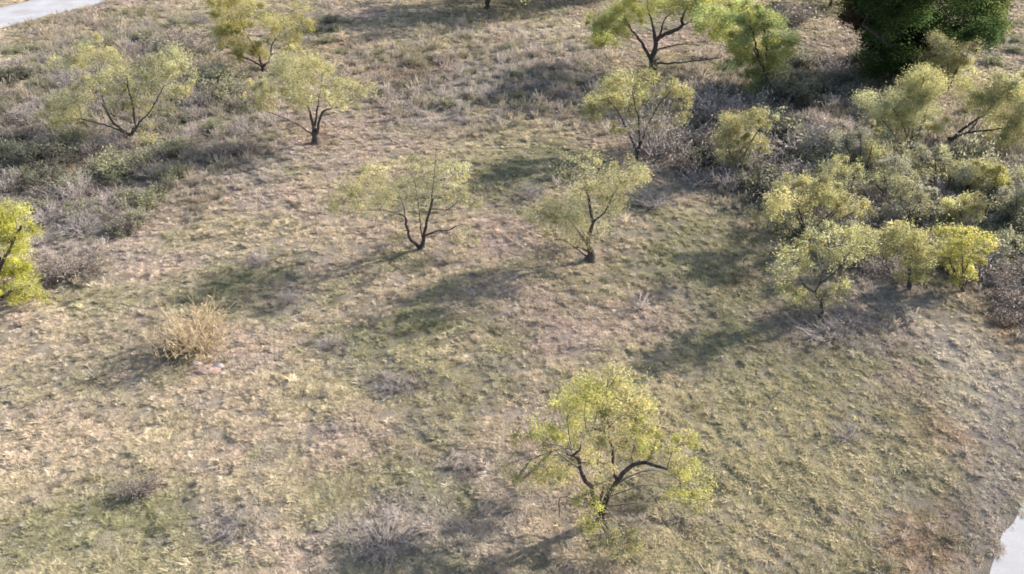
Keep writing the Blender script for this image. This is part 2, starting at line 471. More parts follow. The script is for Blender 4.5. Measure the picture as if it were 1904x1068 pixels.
# tussocks
tufts = [blade_tuft('tuft_%s' % 'abcdefgh'[k], [46, 52, 40, 56, 38, 46, 34, 58][k], [.105, .12, .09, .13, .10, .115, .085, .13][k],
                    [.07, .085, .06, .09, .09, .065, .11, .075][k], .0052, [.04, .06, .02, .07, .03, .07, .015, .05][k], 100 + k, .55) for k in range(8)]
def dens_tuft(X, Y, zc, px, py):
    base = 150 * np.clip(22 / zc, .22, 1.25) ** 1.35
    sk = sstep(1150, 1650, px) * .9
    U, Vv = X * np.cos(sk) - Y * np.sin(sk), X * np.sin(sk) + Y * np.cos(sk)
    thick = .10 + 1.15 * sstep(.34, .47, fbm(U / .36, Vv / .25, 81, 2))
    return base * thick * (.75 + .4 * sstep(.34, .52, fbm(X / 2.4, Y / 2.4, 88, 3)))
X, Y, zc, px, py = sample(dens_tuft, 2600000)
n = len(X)
wind = np.where(px < 1150, math.pi + .15, math.pi + .15 + sstep(1150, 1600, px) * .75) + (fbm(X / 4, Y / 4, 87, 2) - .5) * 1.6 + rng.normal(0, .5, n)
size = rng.lognormal(0, .22, n) * (.86 + .35 * sstep(28, 60, zc)) * (.75 + .55 * fbm(X / 1.8, Y / 1.8, 83, 3))
P = np.column_stack([X, Y, gh(X, Y)])
rot = np.column_stack([rng.normal(0, .12, n), rng.normal(0, .12, n), wind])
scl = np.column_stack([size, size, size * rng.uniform(.7, 1.25, n)])
tin = field(X, Y) * rng.normal(1.12, .13, (n, 1))
gp = rng.uniform(0, 1, n) < .10 + .25 * sstep(.5, .7, fbm(X / 2.2, Y / 2.2, 53, 4))
tin = np.where(gp[:, None], tin * .55 + OLIVE * .5, tin)
pw = rng.uniform(0, 1, n) < .16
tin = np.where(pw[:, None], tin * .5 + PALE * .55, tin)
scatter('grass', tufts, P, rot, scl, rng.integers(0, 8, n), tin, 'tussocky dry grass, straw coloured with olive patches, over the field')
N_GRASS = n

# weeds and dead forbs
forbs = [forb('forb_%s' % 'abcd'[k], 16 + 5 * k, .34, 300 + k) for k in range(4)]
def dens_forb(X, Y, zc, px, py):
    d = .7 + 0 * X
    d = d + 10 * (1 - sstep(.6, 1.1, ell(px, py, 220, 230, 330, 230)))
    d = d + 7 * (1 - sstep(.5, 1.1, ell(px, py, 900, 150, 330, 110)))
    d = d + 10 * (1 - sstep(.6, 1.1, ell(px, py, 1640, 370, 360, 220)))
    d = d + 10 * (1 - sstep(.6, 1.1, ell(px, py, 1330, 200, 130, 110)))
    d = d + 14 * (1 - sstep(.6, 1.1, ell(px, py, 1890, 520, 80, 150)))
    for (a, b, c, e) in ((1600, 620, 150, 45), (700, 995, 110, 50), (740, 708, 60, 28), (610, 636, 45, 25), (440, 975, 70, 35), (130, 500, 90, 45), (1700, 1030, 80, 60), (870, 870, 50, 22), (1140, 985, 80, 30)):
        d = d + 12 * (1 - sstep(.5, 1.1, ell(px, py, a, b, c, e)))
    return d * (.4 + 1.2 * sstep(.4, .6, fbm(X / .9, Y / .9, 95, 3)))
X, Y, zc, px, py = sample(dens_forb, 700000, .25)
n = len(X)
size = rng.lognormal(0, .3, n) * (.62 + .5 * sstep(25, 45, zc))
tin = field(X, Y) * .35 + np.where(rng.uniform(0, 1, (n, 1)) < .5, MAUVE, np.where(rng.uniform(0, 1, (n, 1)) < .5, np.array((.17, .165, .10)), STRAW)) * .6
scatter('undergrowth', forbs, np.column_stack([X, Y, gh(X, Y)]), np.column_stack([rng.normal(0, .15, n), rng.normal(0, .15, n), rng.uniform(0, 6.28, n)]),
        np.column_stack([size, size, size * rng.uniform(.7, 1.2, n)]), rng.integers(0, 4, n), tin, 'dead weeds and grey brown forbs among the dry grass')
print('GRASS', N_GRASS, 'FORBS', n)

# ------------------------------------------------------------------ leaves
def leaf_quads(C, D, L, Wd, r):
    """diamond leaf sprays: centres C, axes D (unit), lengths L, widths Wd"""
    n = len(C)
    s = np.cross(D, r.normal(0, 1, (n, 3))); s /= np.linalg.norm(s, axis=1)[:, None] + 1e-9
    nn = np.cross(D, s)
    a = C - D * L[:, None] * .5; b = C + D * L[:, None] * .5
    bow = nn * (L * r.normal(0, .08, n))[:, None]
    V = np.stack([a, C + s * Wd[:, None] * .5 + bow, b, C - s * Wd[:, None] * .5 + bow], 1).reshape(-1, 3)
    return V, np.arange(4 * n).reshape(n, 4)

LIME = np.array((.46, .45, .15)); YELG = np.array((.45, .415, .205)); PALEG = np.array((.42, .41, .23)); GREEN = np.array((.37, .41, .17))
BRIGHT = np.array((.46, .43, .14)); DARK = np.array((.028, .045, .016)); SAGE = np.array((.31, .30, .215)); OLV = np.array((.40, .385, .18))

def tree(name, label, base, limbs=(), blobs=(), col=LIME, cat='tree', group=None, leafL=.1, leafW=.026, cov=.8, rtrunk=.13, droop=.5, seed=0, spread=1.0, twigs=5, col2=None, auto=0, depth=.55, bare=0.0, fluff=.29):
    """base (px,py) on the ground; limbs: [(lean metres in depth, r0, r1, [(px,py)...])]; blobs: (px,py,r px[,density])"""
    r = np.random.default_rng(1000 + seed)
    B = ground_pt(*base); Y0 = B[1]; zc0 = Y0 * CP + H * SP; mpp = zc0 / FPX
    B[2] = float(gh(B[0], B[1]))
    e = root(name, B, label, cat, group)
    xs = [b[0] for b in blobs]; crown_w = (max(xs) - min(xs)) * mpp if blobs else 2
    nodes = [(np.array((base[0], base[1])), 0.0, B.copy(), rtrunk)]      # px, dY, xyz, r
    # --- limbs (first one is the trunk)
    def w3(p, dY):
        q = at(p[0], p[1], Y0 + dY); q[2] = max(q[2], .05); return q
    if not limbs:     # several stems rising towards the crown
        bl = [blobs[k] for k in r.permutation(len(blobs))[:max(2, auto or 4)]]
        limbs = []
        for b in bl:
            p1 = np.array((base[0] + (b[0] - base[0]) * .35 + r.normal(0, 4), base[1] + (b[1] - base[1]) * .45))
            limbs.append((r.normal(0, .25 * crown_w * depth), rtrunk * r.uniform(.5, .8), rtrunk * .25, [tuple(base), tuple(p1), (b[0], b[1])]))
    for li, (lean, r0, r1, pts) in enumerate(limbs):
        first = np.array(pts[0], float)
        j = min(range(len(nodes)), key=lambda q: np.hypot(*(nodes[q][0] - first)))
        d0 = nodes[j][1]; start = nodes[j][2]
        if li == 0: start = B - np.array((0, 0, .12))
        m = len(pts); arr = []
        for q, p in enumerate(pts):
            f = q / (m - 1)
            xyz = start if q == 0 else w3(p, d0 + lean * f)
            arr.append((*xyz, (.74 if Y0 < 15 else .95) * (r0 + (r1 - r0) * f ** .6)))
        S = spline(arr, .16, r)
        if li == 0 and len(arr) >= 2:                                     # flare at the foot
            S[:2, 3] *= (1.7, 1.3)[:min(2, len(S))]
        t = Tubes(); t.add(S[:, :3], S[:, 3], 8 if r0 > .05 else 6)
        link('trunk' if li == 0 else 'limb', t.mesh('trunk' if li == 0 else 'limb', M_BARK if r0 > .02 else M_TWIG), e).matrix_parent_inverse = e.matrix_world.inverted() if False else e.matrix_world.copy()
        for q in range(0, len(S), 2):
            X_, Y_ = S[q][0], S[q][1]
            zc_ = Y_ * CP + (H - S[q][2]) * SP
            pxx = W0 / 2 + FPX * X_ / zc_; pyy = H0 / 2 + FPX * ((H - S[q][2]) * CP - Y_ * SP) / zc_
            nodes.append((np.array((pxx, pyy)), Y_ - Y0, S[q][:3].copy(), S[q][3]))
    NX = np.array([q[2] for q in nodes]); NR = np.array([q[3] for q in nodes])
    tw = Tubes(); LV, LF, LT, nl = [], [], [], 0
    for b in blobs:
        den = b[3] if len(b) > 3 else 1.0
        R = b[2] * mpp * spread * 1.22
        for _ in range(8):
            dY = r.normal(0, crown_w * .5 * depth * .6)
            dY = float(np.clip(dY, -.5 * crown_w * depth, .5 * crown_w * depth))
            c = at(b[0], b[1], Y0 + dY)
            if c[2] > .3 + R * .35: break
        c[2] = max(c[2], .25 + R * .25)
        # branch from the nearest limb point
        dd = np.linalg.norm(NX - c, axis=1) + 1.5 * np.maximum(0, NX[:, 2] - c[2]) + (NX[:, 2] < .3) * .5
        j = int(np.argmin(dd)); s = NX[j]
        mid = (s + c) / 2 + np.array((0, 0, .18 * np.linalg.norm(c - s))) * (1 if s[2] < c[2] + .2 else .3) + r.normal(0, .08, 3)
        rr = min(NR[j] * .7, .02)
        S = spline([(*s, rr), (*mid, rr * .65), (*c, .006)], .2, r)
        tw.add(S[:, :3], S[:, 3], 5)
        # twigs and sub clumps
        K = max(3, int(twigs + r.integers(0, 3)))
        sub = []
        for k in range(K):
            v = r.normal(0, 1, 3); v /= np.linalg.norm(v); v *= R * r.uniform(.35, 1.0) ** .6
            v[2] = v[2] * .75
            p = c + v; p[2] = max(p[2], .15)
            st = S[max(0, len(S) - 1 - int(r.integers(0, max(1, len(S) // 2))))][:3]
            m1 = (st + p) / 2 + r.normal(0, .06, 3) + np.array((0, 0, .08))
            tw.add(np.array([st, m1, p]), np.array([.008, .006, .003]), 3)
            for _ in range(2 + int(bare * 6)):
                p2 = p + r.normal(0, .3 * R, 3); m2 = (p + p2) / 2 + r.normal(0, .04, 3)
                tw.add(np.array([m1, m2, p2]), np.array([.005, .004, .002]), 3)
            sub.append((p, r.uniform(.3, 1.0) ** .8))
        nlv = int(1.25 * cov * den * (1 - bare) * math.pi * R * R / (.5 * leafL * leafW) / .62)
        if nlv < 6: continue
        w = np.array([q[1] for q in sub]); w /= w.sum()
        pick = r.choice(K, nlv, p=w)
        C = np.array([sub[q][0] for q in pick]) + r.normal(0, 1, (nlv, 3)) * R * np.array((fluff, fluff, fluff * .8)) * r.uniform(.35, 1.45, (K, 1))[pick]
        C[:, 2] -= np.abs(r.normal(0, .16 * R * droop, nlv))
        ok = C[:, 2] > .06; C = C[ok]; pick = pick[ok]; nlv = len(C)
        if not nlv: continue
        D = r.normal(0, 1, (nlv, 3)); D[:, 2] = D[:, 2] * .6 - droop; D /= np.linalg.norm(D, axis=1)[:, None]
        Ln = leafL * r.uniform(.6, 1.35, nlv); Wn = leafW * r.uniform(.6, 1.35, nlv)
        Vq, Fq = leaf_quads(C, D, Ln, Wn, r)
        bc = (b[4] if len(b) > 4 else col if col2 is None or r.uniform() < .7 else col2) * r.uniform(.8, 1.2)
        kcol = np.array([bc * r.uniform(.72, 1.25) if col2 is None or len(b) > 4 or r.uniform() < .65 else col2 * r.uniform(.85, 1.15) for _ in range(K)])
        tt = kcol[pick] * r.uniform(.75, 1.25, (nlv, 1))
        yel = r.uniform(0, 1, nlv) < .08
        tt[yel] = tt[yel] * np.array((1.35, 1.05, .8))
        LV.append(Vq); LF.append(Fq + nl); LT.append(np.repeat(tt, 4, 0)); nl += len(Vq)
    link('twigs', tw.mesh('twigs', M_TWIG), e)['kind'] = 'stuff'
    if LV: link('crown', mesh_np('crown', np.concatenate(LV), [np.concatenate(LF)], (M_LEAF,), np.concatenate(LT)), e)['kind'] = 'stuff'
    # meshes were built in world space: shift them to the root
    for ch in e.children:
        ch.matrix_parent_inverse.identity()
        me = ch.data; n_ = len(me.vertices); co = np.empty(n_ * 3, np.float32); me.vertices.foreach_get('co', co)
        co = co.reshape(-1, 3) - B.astype(np.float32); me.vertices.foreach_set('co', co.ravel()); me.update()
    return e

MG = 'mesquite trees scattered over the field'
tree('mesquite_tree', 'lime green mesquite tree standing alone nearest the camera, dark forked trunk', (1118, 968), [
    (0, .17, .14, [(1118, 968), (1117, 945)]),
    (-.6, .11, .04, [(1115, 950), (1103, 916), (1082, 883), (1073, 851), (1054, 845)]),
    (-.8, .12, .035, [(1122, 948), (1136, 912), (1151, 889), (1176, 867), (1202, 860), (1223, 869), (1240, 872)]),
    (-.5, .065, .025, [(1149, 891), (1140, 876), (1138, 825), (1122, 803), (1103, 798), (1091, 803)]),
    (-.3, .045, .018, [(1073, 851), (1077, 838), (1080, 826)]),
    (-.4, .03, .012, [(1112, 950), (1070, 930), (1042, 925), (1040, 962)]),
    (1.0, .06, .02, [(1118, 945), (1122, 900), (1112, 850), (1118, 780)]),
], [(1110, 728, 36), (1150, 735, 36), (1185, 772, 32), (1065, 762, 34, .8), (1025, 785, 32, .7), (1130, 775, 38), (1205, 800, 22), (1085, 815, 28, .7), (1045, 858, 30), (980, 805, 26, .45), (965, 862, 28, .5), (1010, 870, 26, .6),
    (1110, 855, 28, .6), (1180, 830, 28), (1215, 835, 18, .7), (1272, 825, 22), (1265, 868, 28), (1278, 900, 32, .8), (1296, 925, 22, .6), (1235, 930, 18, .4), (1088, 930, 22), (1102, 972, 18), (1130, 1000, 28, .35), (1165, 1010, 28, .4), (1170, 745, 26), (1140, 710, 22), (1090, 745, 30), (1120, 900, 20, .5), (1010, 830, 22, .5)],
    LIME, group=MG, seed=1, rtrunk=.16, leafL=.08, leafW=.018, cov=.9, fluff=.26, col2=YELG, twigs=9)
tree('mesquite_tree', 'sparse pale mesquite tree in the middle of the field, black trunk forked low', (784, 464), [
    (0, .12, .10, [(784, 464), (785, 456)]),
    (-.6, .085, .035, [(783, 460), (766, 447), (757, 424), (753, 404), (744, 398)]),
    (-.4, .10, .035, [(787, 455), (789, 439), (791, 424), (794, 406), (800, 389), (806, 370)]),
    (-.5, .05, .02, [(789, 439), (800, 434), (817, 429), (835, 428), (848, 420)]),
    (.3, .035, .015, [(800, 389), (815, 389), (833, 390), (850, 375)]),
    (.5, .03, .012, [(753, 404), (749, 380), (735, 350)]),
    (.2, .025, .01, [(800, 389), (806, 340), (811, 275)]),
    (.4, .03, .01, [(786, 450), (780, 400), (772, 340), (764, 322)]),
    (-.4, .03, .01, [(751, 402), (720, 392), (660, 391)]),
], [(690, 325, 26), (662, 345, 24), (640, 378, 24, .9), (690, 375, 30, .7), (718, 362, 22, .8), (745, 345, 22, .35), (770, 330, 26, .25), (785, 300, 24, .25), (790, 360, 30, .25), (832, 328, 26, .9), (852, 318, 18), (858, 360, 22), (880, 380, 16), (835, 370, 18, .5), (880, 430, 22, .6), (850, 442, 14, .5), (740, 442, 14, .5), (755, 300, 18, .3), (640, 350, 16, .6), (820, 300, 18, .4)],
    PALEG, group=MG, seed=2, rtrunk=.12, cov=.55, col2=YELG, twigs=8, leafL=.09, leafW=.021)
tree('mesquite_tree', 'pale mesquite tree right of the sparse one, long forked shadow at its foot', (1098, 487), [
    (0, .18, .14, [(1098, 487), (1099, 475), (1098, 466)]),
    (.3, .11, .05, [(1098, 468), (1093, 444), (1103, 414), (1097, 385), (1090, 350)]),
    (-.3, .05, .02, [(1103, 414), (1115, 404), (1125, 394), (1134, 375), (1150, 345), (1172, 325)]),
    (-.3, .06, .02, [(1097, 472), (1082, 461), (1066, 461)]),
    (.3, .04, .015, [(1090, 480), (1075, 465), (1045, 446), (1015, 450)]),
    (.6, .05, .018, [(1097, 462), (1075, 430), (1050, 400), (1030, 385)]),
], [(1170, 320, 26), (1190, 325, 18), (1140, 330, 26, .8), (1090, 300, 26, .45), (1060, 310, 22, .4), (1100, 345, 28, .7), (1060, 385, 28), (1020, 390, 26), (1000, 400, 20), (1050, 408, 26), (1090, 395, 26, .5), (1130, 385, 22, .8), (1145, 362, 22), (1070, 430, 26, .9), (1112, 430, 20, .5), (1030, 430, 18, .5), (1085, 450, 16, .7), (1120, 345, 22, .7), (1080, 355, 22, .7)],
    YELG * .9, group=MG, seed=3, rtrunk=.14, cov=.55, leafL=.09, leafW=.021, twigs=8, col2=PALEG)
tree('mesquite_tree', 'pale yellow mesquite tree with stout dark trunk, beyond the pinkish bare grass', (588, 268), [
    (0, .19, .15, [(588, 268), (587, 255), (585, 243)]),
    (.4, .10, .03, [(585, 246), (578, 219), (573, 199), (565, 170)]),
    (-.4, .09, .025, [(588, 250), (597, 216), (607, 204), (630, 199), (655, 185)]),
    (.3, .05, .018, [(578, 252), (570, 243), (539, 224), (492, 206)]),
    (.7, .07, .02, [(586, 240), (590, 205), (596, 165), (600, 140)]),
], [(560, 130, 30), (520, 152, 26), (600, 140, 26), (640, 165, 22), (682, 162, 16, .6), (560, 165, 26), (500, 180, 22), (470, 190, 18, .8), (600, 180, 24, .8), (550, 190, 22, .5), (632, 185, 18, .5), (530, 120, 22), (655, 190, 16, .5), (480, 150, 18, .8), (575, 110, 18, .6)],
    YELG * 1.0, group=MG, seed=4, rtrunk=.19, fluff=.25, twigs=7, cov=.85, leafL=.11, leafW=.028, col2=PALEG)
tree('mesquite_tree', 'wide many-stemmed mesquite among the grey shrubs, black limbs splayed to its left', (247, 260), [
    (0, .14, .12, [(247, 260), (244, 252)]),
    (-.3, .08, .025, [(246, 256), (226, 244), (192, 232), (152, 222)]),
    (.4, .08, .03, [(240, 250), (212, 229), (197, 205), (190, 193)]),
    (.6, .09, .03, [(246, 252), (251, 232), (248, 199), (239, 168), (236, 140)]),
    (-.4, .07, .02, [(250, 254), (259, 229), (280, 205), (305, 160)]),
    (.8, .04, .012, [(197, 205), (186, 160), (184, 108)]),
], [(180, 92, 25), (150, 102, 22), (310, 110, 26), (332, 130, 26), (290, 140, 26), (342, 158, 22), (270, 120, 20, .6), (210, 150, 26, .9), (190, 140, 20, .6), (155, 156, 15), (120, 185, 24), (142, 192, 24), (250, 175, 22, .7), (220, 185, 20, .6), (300, 175, 24, .6), (110, 120, 20, .5), (260, 200, 18, .5), (120, 230, 24, .5), (100, 215, 20, .5), (282, 245, 18, .6), (230, 120, 22, .5)],
    YELG * 1.0, group=MG, seed=5, rtrunk=.14, fluff=.25, twigs=7, cov=.85, leafL=.11, leafW=.028, col2=PALEG * .95)
tree('mesquite_tree', 'bright yellow mesquite beyond the wide one, low dark stems under a dense front clump', (489, 132), [
    (0, .15, .12, [(489, 132), (489, 124)]),
    (-.4, .09, .03, [(488, 128), (465, 111), (425, 98)]),
    (.3, .09, .025, [(491, 126), (502, 111), (506, 84), (521, 62)]),
    (.3, .08, .03, [(488, 126), (475, 90), (455, 60), (445, 20)]),
], [(430, 65, 26, 1.2), (460, 75, 24, 1.2), (420, 52, 20), (455, 95, 20), (480, 95, 15), (420, 15, 28), (450, 10, 30), (480, 30, 26, .7), (540, 20, 24, .6), (530, 70, 22, .6), (540, 100, 20, .6), (560, 50, 18, .6), (400, 8, 15), (505, 50, 22, .5), (440, 40, 24)],
    YELG * 1.0, group=MG, seed=6, rtrunk=.15, fluff=.22, twigs=8, cov=1.05, leafL=.12, leafW=.03, col2=BRIGHT * .8)
tree('mesquite_tree', 'large green mesquite with thick black trunk and bare curved limbs at the far edge', (1218, 140), [
    (0, .33, .25, [(1218, 140), (1215, 125), (1214, 112)]),
    (-.5, .15, .045, [(1211, 115), (1200, 94), (1191, 77), (1170, 49), (1160, 30)]),
    (.4, .20, .06, [(1216, 110), (1217, 94), (1219, 77), (1233, 66), (1266, 51), (1268, 35), (1275, 19), (1294, 0), (1305, -20)]),
    (.8, .12, .03, [(1219, 77), (1214, 47), (1206, 20), (1203, -10)]),
    (.3, .09, .025, [(1225, 70), (1232, 50), (1238, 33), (1254, 23)]),
    (-.4, .07, .02, [(1266, 51), (1280, 43), (1292, 42), (1320, 35)]),
    (-.3, .08, .02, [(1220, 98), (1228, 91), (1266, 83), (1300, 85)]),
    (-.8, .09, .03, [(1222, 122), (1250, 118), (1280, 115), (1341, 108)]),
], [(1130, 50, 26), (1150, 30, 26), (1110, 47, 20), (1145, 70, 22), (1180, 20, 24, .7), (1165, 8, 24), (1200, -5, 26, .6), (1240, -15, 34, .6), (1290, -25, 36, .8), (1320, 10, 30), (1342, 40, 30), (1320, 58, 22), (1350, 62, 22), (1310, 32, 26), (1120, 66, 18), (1268, 8, 22, .4), (1350, 5, 28), (1200, 30, 18, .3)],
    GREEN * 1.05, group=MG, seed=7, rtrunk=.33, fluff=.22, twigs=8, cov=1.3, leafL=.12, leafW=.032, col2=LIME * .85)
tree('mesquite_tree', 'bushy bright green tree leaning over dark shade, beside the large far mesquite', (1425, 172), [], [
    (1400, 50, 30), (1430, 60, 30), (1455, 75, 22), (1440, 102, 26), (1400, 90, 28), (1420, 122, 22), (1390, 20, 26), (1450, 122, 18), (1372, 92, 22), (1405, 142, 22), (1396, 165, 15), (1380, 58, 24), (1418, 35, 22), (1360, 115, 20, .6)],
    LIME * .95, seed=8, rtrunk=.16, fluff=.21, twigs=9, cov=1.6, leafL=.12, leafW=.034, col2=GREEN, auto=4)
tree('mesquite_tree', 'yellowish mesquite with grey bare twigs inside, just below the large dark trunk', (1186, 292), [
    (0, .12, .09, [(1186, 292), (1184, 278)]),
    (.3, .07, .02, [(1184, 282), (1170, 250), (1150, 210), (1125, 180)]),
    (-.3, .07, .02, [(1187, 280), (1200, 245), (1222, 200), (1250, 168)]),
    (.5, .06, .02, [(1185, 276), (1188, 230), (1180, 190), (1170, 150)]),
], [(1110, 190, 22), (1130, 162, 22), (1160, 150, 20), (1105, 212, 18), (1140, 190, 20), (1200, 146, 20), (1240, 160, 22), (1266, 165, 18), (1275, 190, 13), (1170, 200, 18, .4), (1150, 240, 14), (1230, 195, 24, .15), (1262, 215, 16, .4), (1180, 165, 18, .8), (1200, 220, 24, .1), (1225, 235, 20, .15), (1190, 180, 22, .3)],
    YELG * .92, group=MG, seed=9, rtrunk=.12, fluff=.24, cov=1.05, leafL=.11, leafW=.028, col2=OLV, twigs=8)
tree('mesquite_tree', 'bright lime mesquite cut by the left edge of the view', (-22, 562), [], [
    (10, 410, 24), (40, 420, 22), (20, 450, 26), (0, 480, 32), (32, 500, 24), (15, 522, 26), (58, 530, 18), (42, 545, 18), (76, 552, 12), (10, 550, 18), (-35, 430, 36), (-45, 490, 40), (-70, 450, 34), (25, 395, 18), (-20, 400, 30)],
    np.array((.47, .47, .10)), seed=10, rtrunk=.15, cov=.95, fluff=.25, twigs=7, leafL=.085, leafW=.022, col2=LIME, auto=5)

TG = 'small trees of the thicket on the right'
tree('small_tree', 'pale sprawling mesquite with a leaning grey trunk at the right edge', (1762, 268), [
    (0, .13, .11, [(1762, 268), (1768, 258)]),
    (-.2, .11, .04, [(1764, 262), (1790, 240), (1830, 213), (1850, 190)]),
    (-.4, .08, .03, [(1770, 262), (1800, 247), (1850, 241), (1885, 235)]),
    (.3, .05, .02, [(1800, 247), (1815, 228), (1822, 205)]),
], [(1860, 170, 30), (1830, 165, 28), (1890, 190, 30), (1820, 190, 24), (1870, 220, 26), (1890, 250, 26), (1885, 292, 20), (1852, 252, 18, .5), (1902, 160, 26), (1850, 275, 18), (1800, 172, 24), (1925, 210, 34), (1935, 260, 30), (1875, 150, 22)],
    PALEG * 1.0, group=TG, seed=11, rtrunk=.13, cov=.95, leafL=.11, leafW=.03, col2=OLV)
for spec in [
    ('pale green small tree left of the leaning trunk, tallest crown of the thicket', (1690, 285), [(1630, 190, 24), (1660, 200, 26), (1700, 205, 28), (1720, 150, 26), (1735, 168, 24), (1720, 135, 18), (1690, 180, 24), (1640, 222, 20), (1690, 240, 22), (1742, 215, 24), (1640, 256, 20, .7), (1715, 180, 24)], PALEG * 1.02, OLV, 12),
    ('yellow green small tree alone between the bare brush and the far shade', (1375, 328), [(1360, 226, 22), (1400, 225, 22), (1425, 220, 16), (1370, 258, 24), (1346, 250, 18), (1390, 300, 18), (1400, 270, 20), (1352, 296, 15), (1378, 280, 18)], PALEG * .95, YELG * .85, 13),
    ('broad yellow green small tree with a bare grey underside at the thicket\'s near left', (1500, 455), [(1440, 365, 22), (1470, 350, 22), (1510, 346, 22), (1540, 360, 24), (1580, 370, 24), (1605, 386, 16), (1500, 375, 18, .8), (1560, 388, 16, .6), (1420, 400, 18, .7), (1525, 340, 15), (1480, 400, 20, .15), (1530, 410, 22, .12), (1460, 425, 18, .15)], YELG * .9, OLV, 14),
    ('yellow green bush left of the brightest yellow bush', (1692, 535), [(1665, 430, 20), (1695, 430, 20), (1725, 456, 18), (1660, 460, 20), (1690, 470, 22), (1725, 486, 18), (1690, 510, 16), (1650, 445, 14), (1710, 505, 15), (1700, 450, 18)], YELG * .95, OLV * 1.1, 16),
    ('brightest yellow bush in the thicket, by the brown brush', (1792, 540), [(1770, 440, 20), (1795, 446, 18), (1820, 440, 18), (1815, 470, 18), (1790, 475, 18), (1765, 480, 16), (1800, 505, 16), (1775, 508, 14), (1830, 455, 13), (1780, 458, 16)], BRIGHT * .95, LIME * .9, 17),
    ('grey green round bush behind the two yellow bushes', (1690, 425), [(1670, 345, 20), (1700, 342, 20), (1720, 360, 18), (1690, 370, 20), (1665, 380, 18), (1710, 390, 17)], SAGE * 1.1, PALEG * .8, 18),
    ('small yellow green bush above the brightest yellow bush', (1790, 428), [(1775, 370, 18), (1800, 376, 18), (1786, 396, 15), (1765, 390, 13), (1810, 395, 13)], OLV * 1.15, YELG * .8, 19),
    ('smallest yellow bush under the leaning tree at the right edge', (1856, 382), [(1850, 330, 15), (1866, 345, 14), (1845, 350, 12), (1858, 318, 10)], LIME * .85, BRIGHT * .7, 20),
    ('olive bush amid the thicket beside the tan bare brush', (1602, 335), [(1570, 265, 18), (1600, 252, 20), (1622, 270, 18), (1592, 290, 17), (1560, 285, 14), (1640, 290, 15)], OLV * 1.05, SAGE, 22),
    ('pale bush directly below the leaning grey trunk', (1735, 348), [(1710, 290, 18), (1740, 285, 18), (1755, 305, 15), (1725, 315, 15)], PALEG * .95, SAGE, 23),
    ('pale small tree standing between the olive bush and the round sage bush', (1660, 385), [(1640, 320, 18), (1665, 310, 18), (1630, 345, 16), (1660, 340, 18), (1685, 325, 15)], PALEG * .95, SAGE, 25),
    ('dull green small tree behind the smallest yellow bush, under the right edge tree', (1820, 372), [(1800, 310, 18), (1830, 300, 18), (1790, 330, 16), (1820, 330, 18), (1845, 310, 14)], SAGE * 1.1, OLV, 26),
    ('grey green small tree cut by the right edge below the leaning trunk', (1900, 425), [(1890, 350, 20), (1915, 340, 22), (1885, 380, 18), (1910, 375, 20), (1930, 360, 20)], SAGE, PALEG * .85, 27),
    ('thin crowned small tree at the near edge of the tan bare brush', (1570, 400), [(1545, 320, 18, .7), (1570, 305, 18, .7), (1590, 325, 16, .7), (1560, 345, 16, .6)], OLV, PALEG, 28),
    ('low olive bush tucked under the broad yellow green small tree', (1600, 500), [(1590, 430, 18), (1615, 440, 17), (1605, 460, 16), (1580, 455, 15)], OLV * .95, SAGE, 29),
    ('pale green shrubby tree in front of the dark evergreen', (1762, 172), [(1730, 100, 22), (1760, 95, 22), (1790, 100, 18), (1710, 120, 20), (1750, 125, 18), (1800, 122, 15), (1775, 142, 14), (1740, 80, 16), (1810, 85, 16)], PALEG * .85, OLV * .9, 24),
]:
    lab, bs, bl, c1, c2, sd = spec
    tree('small_tree', lab, bs, [], bl, c1 * 1.1, spread=1.08, group=TG, seed=sd, rtrunk=.08, fluff=.24, twigs=7, cov=1.0, leafL=.085, leafW=.022, col2=c2, auto=5)
tree('small_tree', 'open crowned green small tree on a thin bent trunk beside the thicket', (1525, 588), [
    (0, .07, .055, [(1525, 588), (1528, 570), (1526, 556)]),
    (.2, .045, .015, [(1526, 556), (1516, 546), (1526, 522), (1535, 490)]),
    (-.3, .04, .012, [(1520, 550), (1495, 530), (1475, 490)]),
    (.3, .04, .012, [(1524, 530), (1560, 500), (1590, 450)]),
], [(1475, 470, 20), (1500, 450, 22), (1530, 436, 22), (1565, 430, 18), (1600, 432, 18), (1460, 500, 18), (1470, 530, 18), (1480, 546, 14), (1540, 470, 22, .7), (1570, 470, 22, .7), (1500, 495, 18, .5), (1592, 465, 16, .7), (1490, 562, 14, .5), (1550, 522, 22, .35), (1572, 550, 20, .35), (1530, 552, 16, .35)],
    OLV * 1.15, group=TG, seed=15, rtrunk=.07, cov=.95, col2=PALEG)

# dark evergreen and the trees past the top of the picture
ev = [(1722 + dx, 22 + dy * .9, rr * .88, 1.0, DARK * ((.7, 1.7, 1.0, 2.3)[(dx * 7 + dy) % 4] + .8 * max(0, dx) / 130 + (.3 if dy < -30 else 0)) if dx < 110 else np.array((.13, .16, .05))) for dx, dy, rr in ((-110, 0, 36), (-70, -40, 44), (-20, -70, 46), (40, -60, 46), (90, -30, 42), (120, 10, 34), (-60, 15, 44), (0, 0, 52), (60, 20, 46), (-90, 40, 32), (-30, 50, 40), (30, 60, 34), (-50, 80, 30), (100, 45, 28), (-110, -35, 34), (10, -110, 40), (60, -95, 36), (-50, -95, 36), (135, -20, 26), (-30, 95, 24), (-75, 65, 26))]  # right and top clumps lightened as if sunlit, in the leaf colour
tree('evergreen_tree', 'big dark evergreen tree at the upper right, nearly black foliage', (1722, 150), [], ev + [(1592, 25, 20, .7, np.array((.05, .035, .022))), (1600, 45, 16, .6, np.array((.055, .036, .022))), (1640, 110, 26, .9, DARK * 1.6), (1675, 120, 26, .9, DARK * 1.3)], DARK, seed=30, rtrunk=.3, cov=2.6, leafL=.15, leafW=.06, col2=DARK * 1.5, droop=.2, depth=.8, auto=5, twigs=8)
